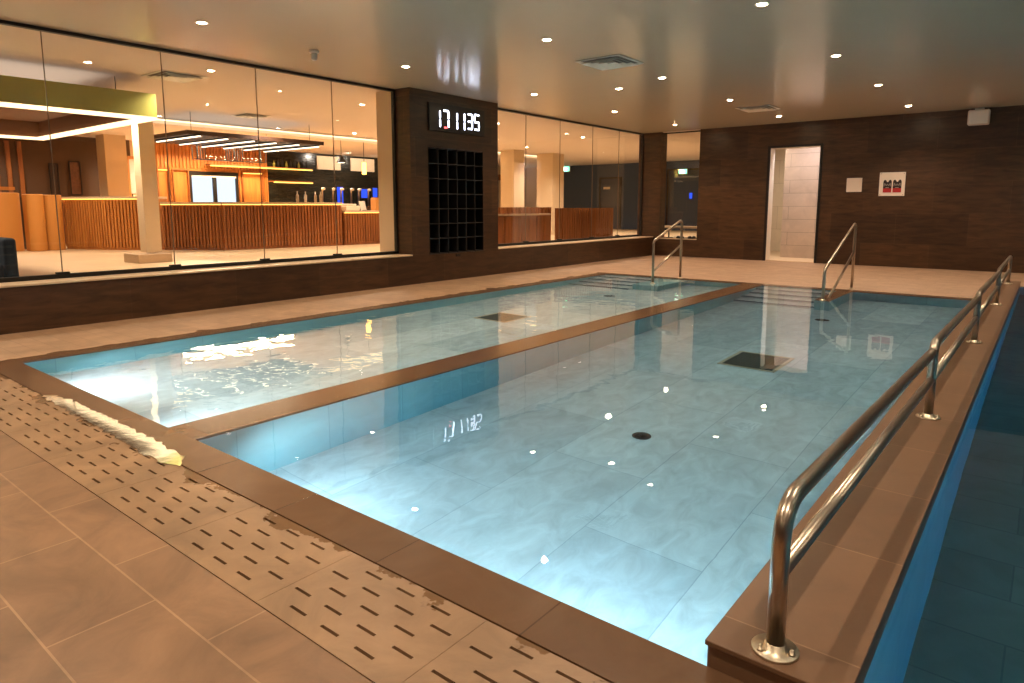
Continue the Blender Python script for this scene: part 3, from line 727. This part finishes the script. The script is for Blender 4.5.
for k, (a, b) in enumerate(((9.2,9.38),(9.42,10.22),(10.26,10.48),(10.52,11.3))):
    t = thing('hanging_shelf_frame', (-18.6, (a+b)/2, 2.5), 'black metal shelf frame hanging before the oak slats, %s from the left' % ordn[k], 'shelf frame', 'hanging shelf frames over the bar')
    h = (b-a)/2*.97
    MB().box(-.15,-.13,-h,-h+.02,0,.44).box(-.15,-.13,h-.02,h,0,.44).box(.13,.15,-h,-h+.02,0,.44).box(.13,.15,h-.02,h,0,.44).box(-.15,.15,-h,h,0,.015).build('frame', M['black'], t)
    for q in range(max(1, int(h*2/.14))): MB().lathe((0,-h+.09+q*.14,.016), [(.001,0),(.03,0),(.034,.1),(.001,.1)], 10).build('glass_jar', M['glass'], t)
for k, (a, b) in enumerate(((13.79,14.75),(15.19,16.25))):
    t = MB().box(BX+.001,BX+.04,a,b,2.45,2.9).build('menu_board', M['menu'], bevel=.004)
    tag(t, 'cream menu board on the dark tiled bar wall, %s one' % ('left' if k == 0 else 'right'), 'menu board', 'menu boards')
# pendants
t = thing('pendant_lamp', (-15, 11.4, ZC), 'black cone pendant lamp hanging over the low end of the bar', 'lamp')
MB().tube([(0,0,-.01),(0,0,-.42)], .008, 8).build('cable', M['black'], t)
MB().lathe((0,0,0), [(.001,-.40),(.03,-.42),(.13,-.58),(.13,-.60),(.001,-.59)], 24).build('shade', M['black'], t)
MB().lathe((0,0,0), [(.001,-.605),(.10,-.605),(.10,-.60),(.001,-.60)], 20).build('bulb', M['ledbar'], t)
t = thing('pendant_lamp', (-15, 12.16, ZC), 'glowing amber tube pendant lamp in front of the right menu board', 'lamp')
MB().tube([(0,0,-.01),(0,0,-.55)], .008, 8).build('cable', M['black'], t)
MB().lathe((0,0,0), [(.001,-.55),(.055,-.56),(.06,-.88),(.001,-.89)], 20).build('shade', M['amber'], t)
# bar goods
def on_counter(z): return z
for k in range(6):
    y = 13.05+.36*k+(.05 if k % 2 else 0); t = thing('beer_tap', (-18.2, y, 1.2), 'beer tap with a round white head before the dark tiled wall, %s from the left' % (ordn+['sixth'])[k], 'beer tap', 'beer taps')
    MB().tube([(0,0,0),(0,0,.5),(.06,0,.56)], .03, 10).build('tap_column', M['steel'], t)
    MB().lathe((.06,0,.56), [(.001,-.05),(.06,-.03),(.07,0),(.06,.03),(.001,.05)], 14).build('tap_head', M['white'], t)
tag(MB().box(-18.85,-17.9,12.7,16.4,.25,1.2).build('back_counter', M['darkslat'], bevel=.01), 'dark back counter carrying the beer taps', 'counter')
for k, (y, w, z0, z1) in enumerate(((14.15,.12,1.3,1.85),(15.2,.16,1.5,1.8),(15.65,.1,1.5,1.85),(16.05,.2,1.5,1.8))):
    t = thing('glowing_display', (-18.75, y, z0), 'blue glowing display behind the beer taps, %s from the left' % ordn[k], 'display', 'blue displays behind the bar')
    MB().box(-.05,0,-w-.03,w+.03,-.03,z1-z0+.03).build('casing', M['black'], t); MB().box(.001,.01,-w,w,0,z1-z0).build('screen', M['bluescreen'], t)
    MB().box(-.05,0,-.03,.03,1.2-z0,-.03).build('stand', M['black'], t)
t = thing('cash_till', (-13.75, 11.55, 1.10), 'tan box shaped till standing on the low bar counter', 'till')
MB().box(-.12,.1,-.13,.13,0,.32).build('body', M['tan'], t, bevel=.01); MB().box(-.10,.08,-.11,.11,.32,.34).build('lid', M['walnut'], t)
t = MB().prism([(-.18,-.22),(.16,-.22),(.16,.22),(-.18,.22)], 0, .12).prism([(-.12,-.16),(.1,-.16),(.1,.16),(-.12,.16)], .12,.17).build('folded_cloth', M['menu'], loc=(-13.85,10.72,1.10), bevel=.03)
tag(t, 'heap of folded cream cloth at the left end of the low bar counter', 'cloth')
t = thing('tablet_stand', (-13.75, 11.12, 1.10), 'white tilted tablet on the low bar counter left of the till', 'tablet')
g = MB(); g.add([(-.02,-.09,0),(-.02,.09,0),(-.1,.09,.24),(-.1,-.09,.24),(-.04,-.09,0),(-.04,.09,0),(-.12,.09,.24),(-.12,-.09,.24)], [(0,1,2,3),(7,6,5,4),(0,4,5,1),(1,5,6,2),(2,6,7,3),(3,7,4,0)]); g.build('screen', M['white'], t)
MB().box(-.14,.02,-.05,.05,0,.012).build('foot', M['black'], t)
for k, y in enumerate((9.3, 9.52, 9.8, 9.95)):
    t = MB().lathe((-13.95,y,1.30), [(.001,0),(.03,0),(.035,.16),(.012,.2),(.012,.26),(.001,.26)], 14).build('bottle', M['white' if k == 1 else 'steel'])
    tag(t, 'pale bottle on the bar counter below the glowing shelves, %s from the left' % ordn[k], 'bottle', 'pale bottles on the bar counter')
# far left wall details
for a, b, z0, z1, lab, mt in ((5.97,6.17,1.4,2.27,'tall dark framed picture on the dark wall, the left one','darkslat'), (6.41,6.67,1.5,2.34,'tall brown framed picture on the dark wall, the right one','picture')):
    t = thing('framed_picture', (BX, (a+b)/2, z0), lab, 'picture'); w_ = (b-a)/2; h = z1-z0
    MB().box(.001,.03,-w_,-w_+.02,0,h).box(.001,.03,w_-.02,w_,0,h).box(.001,.03,-w_+.02,w_-.02,0,.02).box(.001,.03,-w_+.02,w_-.02,h-.02,h).build('frame', M['black'], t)
    MB().box(.001,.015,-w_+.02,w_-.02,.02,h-.02).build('print', M[mt], t)
g = MB(); battens(g, (BX+.01,4.3), (BX+.01,5.5), .25, 2.75, side=-1, pitch=.2, w=.09, d=.06)
tag(g.build('slat_screen', M['walnut']), 'reddish brown vertical slat screen on the far wall at the left edge', 'screen')
t = thing('wall_niche', (BX, 7.76+.2, 1.55), 'small wall niche with a pale mosaic strip beside the plinth column', 'niche')
MB().box(.001,.05,-.2,-.12,-.1,1.0).box(.001,.05,.12,.2,-.1,1.0).box(.001,.05,-.12,.12,.92,1.0).build('niche_frame', M['oak'], t)
MB().box(.001,.02,-.12,.12,0,.92).build('mosaic', M['blind'], t)

# behind the middle window
t = thing('bench_screen', (-9.6, 12.5, .25), 'slatted walnut bench back with a cream ledge seen low in the middle window', 'bench')
g = MB().box(-.03,.0,-2.9,1.0,0,.74); battens(g, (0,-2.9), (0,1.0), .02, .72, side=-1, pitch=.3, w=.27, d=.02); g.build('front_panel', M['walnut'], t)
MB().box(-.18,.05,-2.9,1.0,.74,.78).build('ledge', M['sill'], t)
g = MB().box(-.22,-.2,-2.9,1.3,.6,.93); battens(g, (-.2,-2.9), (-.2,1.3), .6, .93, side=-1, pitch=.14, w=.07, d=.03); g.build('slatted_back', M['walnut'], t)
t = thing('slat_partition', (-9.6, 15.2, .25), 'dark red slatted partition in front of the slate blue wall', 'partition')
g = MB().box(-.05,0,-1.45,1.3,0,.91); battens(g, (0,-1.45), (0,1.3), .02, .91, side=-1, pitch=.11, w=.06, d=.03); g.build('slats', M['walnut'], t)
struct(MB().box(-17.5, -9.2, 25, 25.15, .25, ZC).build('wall_blue', M['bluewall']))
struct(MB().box(-26, -17.5, 25, 25.15, .25, ZC).build('wall_far_cream', M['plaster']))
for n_, xa, xb, z1 in (('door_2', -15.12, -14.2, 2.36), ('door_3', -12.0, -10.7, 2.6)):
    d = bpy.data.objects.new(n_, None); COL.objects.link(d); d['kind'] = 'structure'
    MB().box(xa,xb,24.93,24.99,.25,z1).build('door_leaf', M['bluedoor'], d)
    MB().box(xa-.06,xa,24.9,24.999,.25,z1+.06).box(xb,xb+.06,24.9,24.999,.25,z1+.06).box(xa,xb,24.9,24.999,z1,z1+.06).build('door_frame', M['darkgrey'], d)
tag(MB().box(-14.97,-14.66,24.90,24.925,1.92,2.02).build('door_plate', M['menu']), 'small pale plate on the slate blue door behind the middle window', 'plate')
def exit_sign(x, y, z, label, s=.4):
    t = thing('exit_sign', (x,y,z), label, 'exit sign')
    MB().box(-s/2-.02,s/2+.02,-.03,.03,-.02,s*.5+.02).build('casing', M['white'], t)
    MB().box(-s/2,s/2,-.034,-.0305,0,s*.5).build('face', M['exit'], t)
    g = MB().box(-s*.42,-s*.1,-.038,-.0345,.02,s*.45).box(s*.02,s*.08,-.038,-.0345,s*.12,s*.36)
    g.tube([(s*.05,-.036,s*.2),(s*.2,-.036,s*.06)], .012, 6).tube([(s*.05,-.036,s*.3),(s*.22,-.036,s*.26)], .012, 6).lathe((s*.08,-.036,s*.41), [(.001,-.002),(.02,-.002),(.02,.0),(.001,.0)], 10, axis='y')
    g.build('pictogram', M['exitwhite'], t)
exit_sign(-16.77, 24.7, 2.72, 'green exit sign on the slate blue wall seen through the middle window')
exit_sign(-11.29, 24.7, 2.46, 'green exit sign above the slate blue door seen through the corner window', s=.32)
tag(MB().box(-12.3,-12.05,24.6,24.7,.25,2.6).build('wooden_post', M['oak']), 'orange wooden post beside the slate blue door in the corner window', 'post')
tag(MB().box(-11.08,-10.98,24.88,24.92,1.5,1.72).build('lit_keypad', M['bluescreen']), 'small blue lit keypad on the slate blue door in the corner window', 'keypad')
t = thing('low_table', (-7.3, 16.3, .25), 'cream low table behind the corner window', 'table')
MB().box(-.75,.75,-.35,.4,.40,.44).build('tabletop', M['sill'], t); 
for sx in (-.65,.65):
    for sy in (-.28,.33): MB().tube([(sx,sy,0),(sx,sy,.4)], .02, 8).build('leg', M['black'], t)
rr = random.Random(4)
t = thing('pool_gear', (-6.85, 15.22, .43), 'heap of small dark swimming gear on the sill of the corner window', 'swimming gear')
for k in range(5):
    x = rr.uniform(-.3,.25); MB().lathe((x, rr.uniform(-.02,.05), .001), [(.001,0),(.05,0),(.055,.03),(.03,.06),(.001,.065)], 14).build('goggle_case', M['black' if k != 2 else 'white'], t)
t = thing('glazed_door', (-13.2, 17.9, .25), 'tall glazed door with cool lit panes between the cream columns', 'door')
MB().box(-3.9,-3.82,1.45,1.52,0,2.1).box(-3.9,-3.82,2.4,2.5,0,2.1).box(-3.9,-3.82,1.5,2.4,2.0,2.1).build('door_frame', M['darkgrey'], t)
for a in (1.53,1.98): MB().box(-3.88,-3.86,a,a+.38,0,2.0).build('pane', M['paneblue'], t)
tag(MB().box(BX+.01,BX+.3,21.0,23.4,2.35,2.6).build('timber_lintel', M['walnut']), 'brown timber lintel between the cream columns in the middle window', 'lintel')
tag(MB().box(-17.5,-17.3,18.95,19.6,.25,2.2).build('oak_panel', M['oak']), 'upright orange oak panel at the left end of the middle window', 'panel')

bt = None
for k, (x, y, lab) in enumerate(((-8.75,4.62,'above the left windows near the square vent'), (-9.56,7.75,'right of the vents behind the left windows'), (-12.58,10.67,'right of the hanging light bars'),
        (-13.4,10.6,'close beside the one by the hanging light bars'), (-12.9,13.1,'above the low end of the bar'), (-12.5,16.3,'between the cream columns'), (-9.6,14.9,'above the slatted partition'), (-9.7,11.3,'at the left end of the middle window'), (-9.6,18.2,'before the slate blue door'))):
    if bt is None: bt = spotlight_mesh(M['barlamp']); t = bt
    else: t = copy_tree(bt)
    t.location = (x,y,ZC); t['label'] = 'small ceiling spotlight in the bar, ' + lab; t['group'] = 'recessed spotlights in the bar ceiling'

# ------------------------------------------------------------------ light
BW = (1, .86, .70)
for x in (-9.6, -12.3, -15.5, -18.4):
    for y in (1.5, 4.6, 7.7, 10.8, 13.9, 17.5, 21):
        if x == -18.4 and y > 17: continue
        lamp('SPOT', 'bar_spot', (x, y, ZC-.02), 240 if x != -18.4 else 170, BW, spot_size=math.radians(140), spot_blend=.8, shadow_soft_size=.05)
lamp('SPOT', 'lobby_spot', (-7.4, 19, ZC-.02), 90, BW, spot_size=math.radians(140), spot_blend=.8, shadow_soft_size=.05)
def area(name, loc, rot, sx, sy, e, col):
    o = lamp('AREA', name, loc, e, col, shape='RECTANGLE', size=sx, size_y=sy); o.rotation_euler = rot; return o
area('bar_back_wash', (-18.5, 10.2, ZC-.05), (0, math.radians(-15), 0), .3, 3.4, 420, (1,.72,.42))
for y in (14.3, 15.7): lamp('SPOT', 'menu_fill', (-18.3, y, ZC-.03), 45, BW, spot_size=math.radians(110), spot_blend=.7, shadow_soft_size=.03).rotation_euler = (0, math.radians(68), 0)  # spots added to brighten the dim menu boards
area('canopy_top_fill', (-12.08, 1.9, 2.78), (PI,0,0), 4, 4, 40, BW)  # added fill on top of the canopy, lifts the dark ceiling above it
area('raft_top_fill', (-13.6, 7.6, 2.63), (PI,0,0), 2, 2.8, 12, BW)  # same kind of added fill over the raft, no fitting there
area('shower_light', (-5.55, 16.1, 2.75), (0,0,0), .8, .8, 40, (1,.86,.68))
area('shower_light', (-4.2, 15.56, 2.77), (0,0,0), .5, .3, 22, (.95,.9,1))
# underwater lamps on the near end walls
UW = (.88, .95, 1.0)
for x, e in ((-5.5, 72), (-3.95, 84)):
    o = lamp('SPOT', 'underwater_light', (x, YN+.03, -.28), e, UW, spot_size=math.radians(150), spot_blend=.9, shadow_soft_size=.07)
    o.rotation_euler = (math.radians(64), 0, 0)
for x, e in ((-2.75, 62), (-1.25, 84)):
    o = lamp('SPOT', 'underwater_light', (x, YN+.03, -.38), e, UW, spot_size=math.radians(165), spot_blend=.6, shadow_soft_size=.07)
    o.rotation_euler = (math.radians(78), 0, 0)
for nm, x, y, sx, sy, e in (('left', (PL0+PL1)/2, 6, 2.3, 8.6, 42), ('middle', (PR0+PR1)/2, 6, 2.6, 8.6, 17)):
    area('pool_fill_'+nm, (x, y, -.02), (0,0,0), sx, sy, e, (1,.93,.80) if nm == 'middle' else (1,.86,.66))  # added fill under the surface, stands in for hall light the water blocks
for y in (2.4, 6, 10):  # unseen lamps added along the right side to light the deep pool
    o = lamp('SPOT', 'underwater_light', (XE-.15, y, -.3), 500, (.55,.95,.95), spot_size=math.radians(150), spot_blend=.6, shadow_soft_size=.08)
    o.rotation_euler = (math.radians(97), 0, math.radians(90))

# ------------------------------------------------------------------ world, camera, view
w = bpy.data.worlds.new('world'); S.world = w; w.use_nodes = True
w.node_tree.nodes['Background'].inputs[0].default_value = (.02,.016,.012,1); w.node_tree.nodes['Background'].inputs[1].default_value = 1
cam = bpy.data.cameras.new('camera'); co = bpy.data.objects.new('camera', cam); COL.objects.link(co); S.camera = co
yaw, pitch, roll = math.radians(38.706), math.radians(7.753), math.radians(-.036)
fwd = Vector((-math.sin(yaw)*math.cos(pitch), math.cos(yaw)*math.cos(pitch), -math.sin(pitch)))
right = Vector((math.cos(yaw), math.sin(yaw), 0)); up = right.cross(fwd)
r2 = right*math.cos(roll)+up*math.sin(roll); u2 = -right*math.sin(roll)+up*math.cos(roll)
mt = Matrix((r2, u2, -fwd)).transposed().to_4x4(); mt.translation = (0, 0, 1.2)
co.matrix_world = mt
cam.sensor_width = 36; cam.lens = 668.6/1024*36; cam.shift_y = -44/1024; cam.clip_start = .05; cam.clip_end = 100
S.view_settings.view_transform = 'Standard'; S.view_settings.look = 'None'; S.view_settings.gamma = 1; S.view_settings.use_curve_mapping = False
S.view_settings.exposure = 0
c = S.cycles
c.use_denoising = True; c.max_bounces = 10; c.transparent_max_bounces = 16; c.transmission_bounces = 8; c.glossy_bounces = 5; c.diffuse_bounces = 3
c.caustics_refractive = True; c.caustics_reflective = False; c.sample_clamp_indirect = 60; c.use_light_tree = True
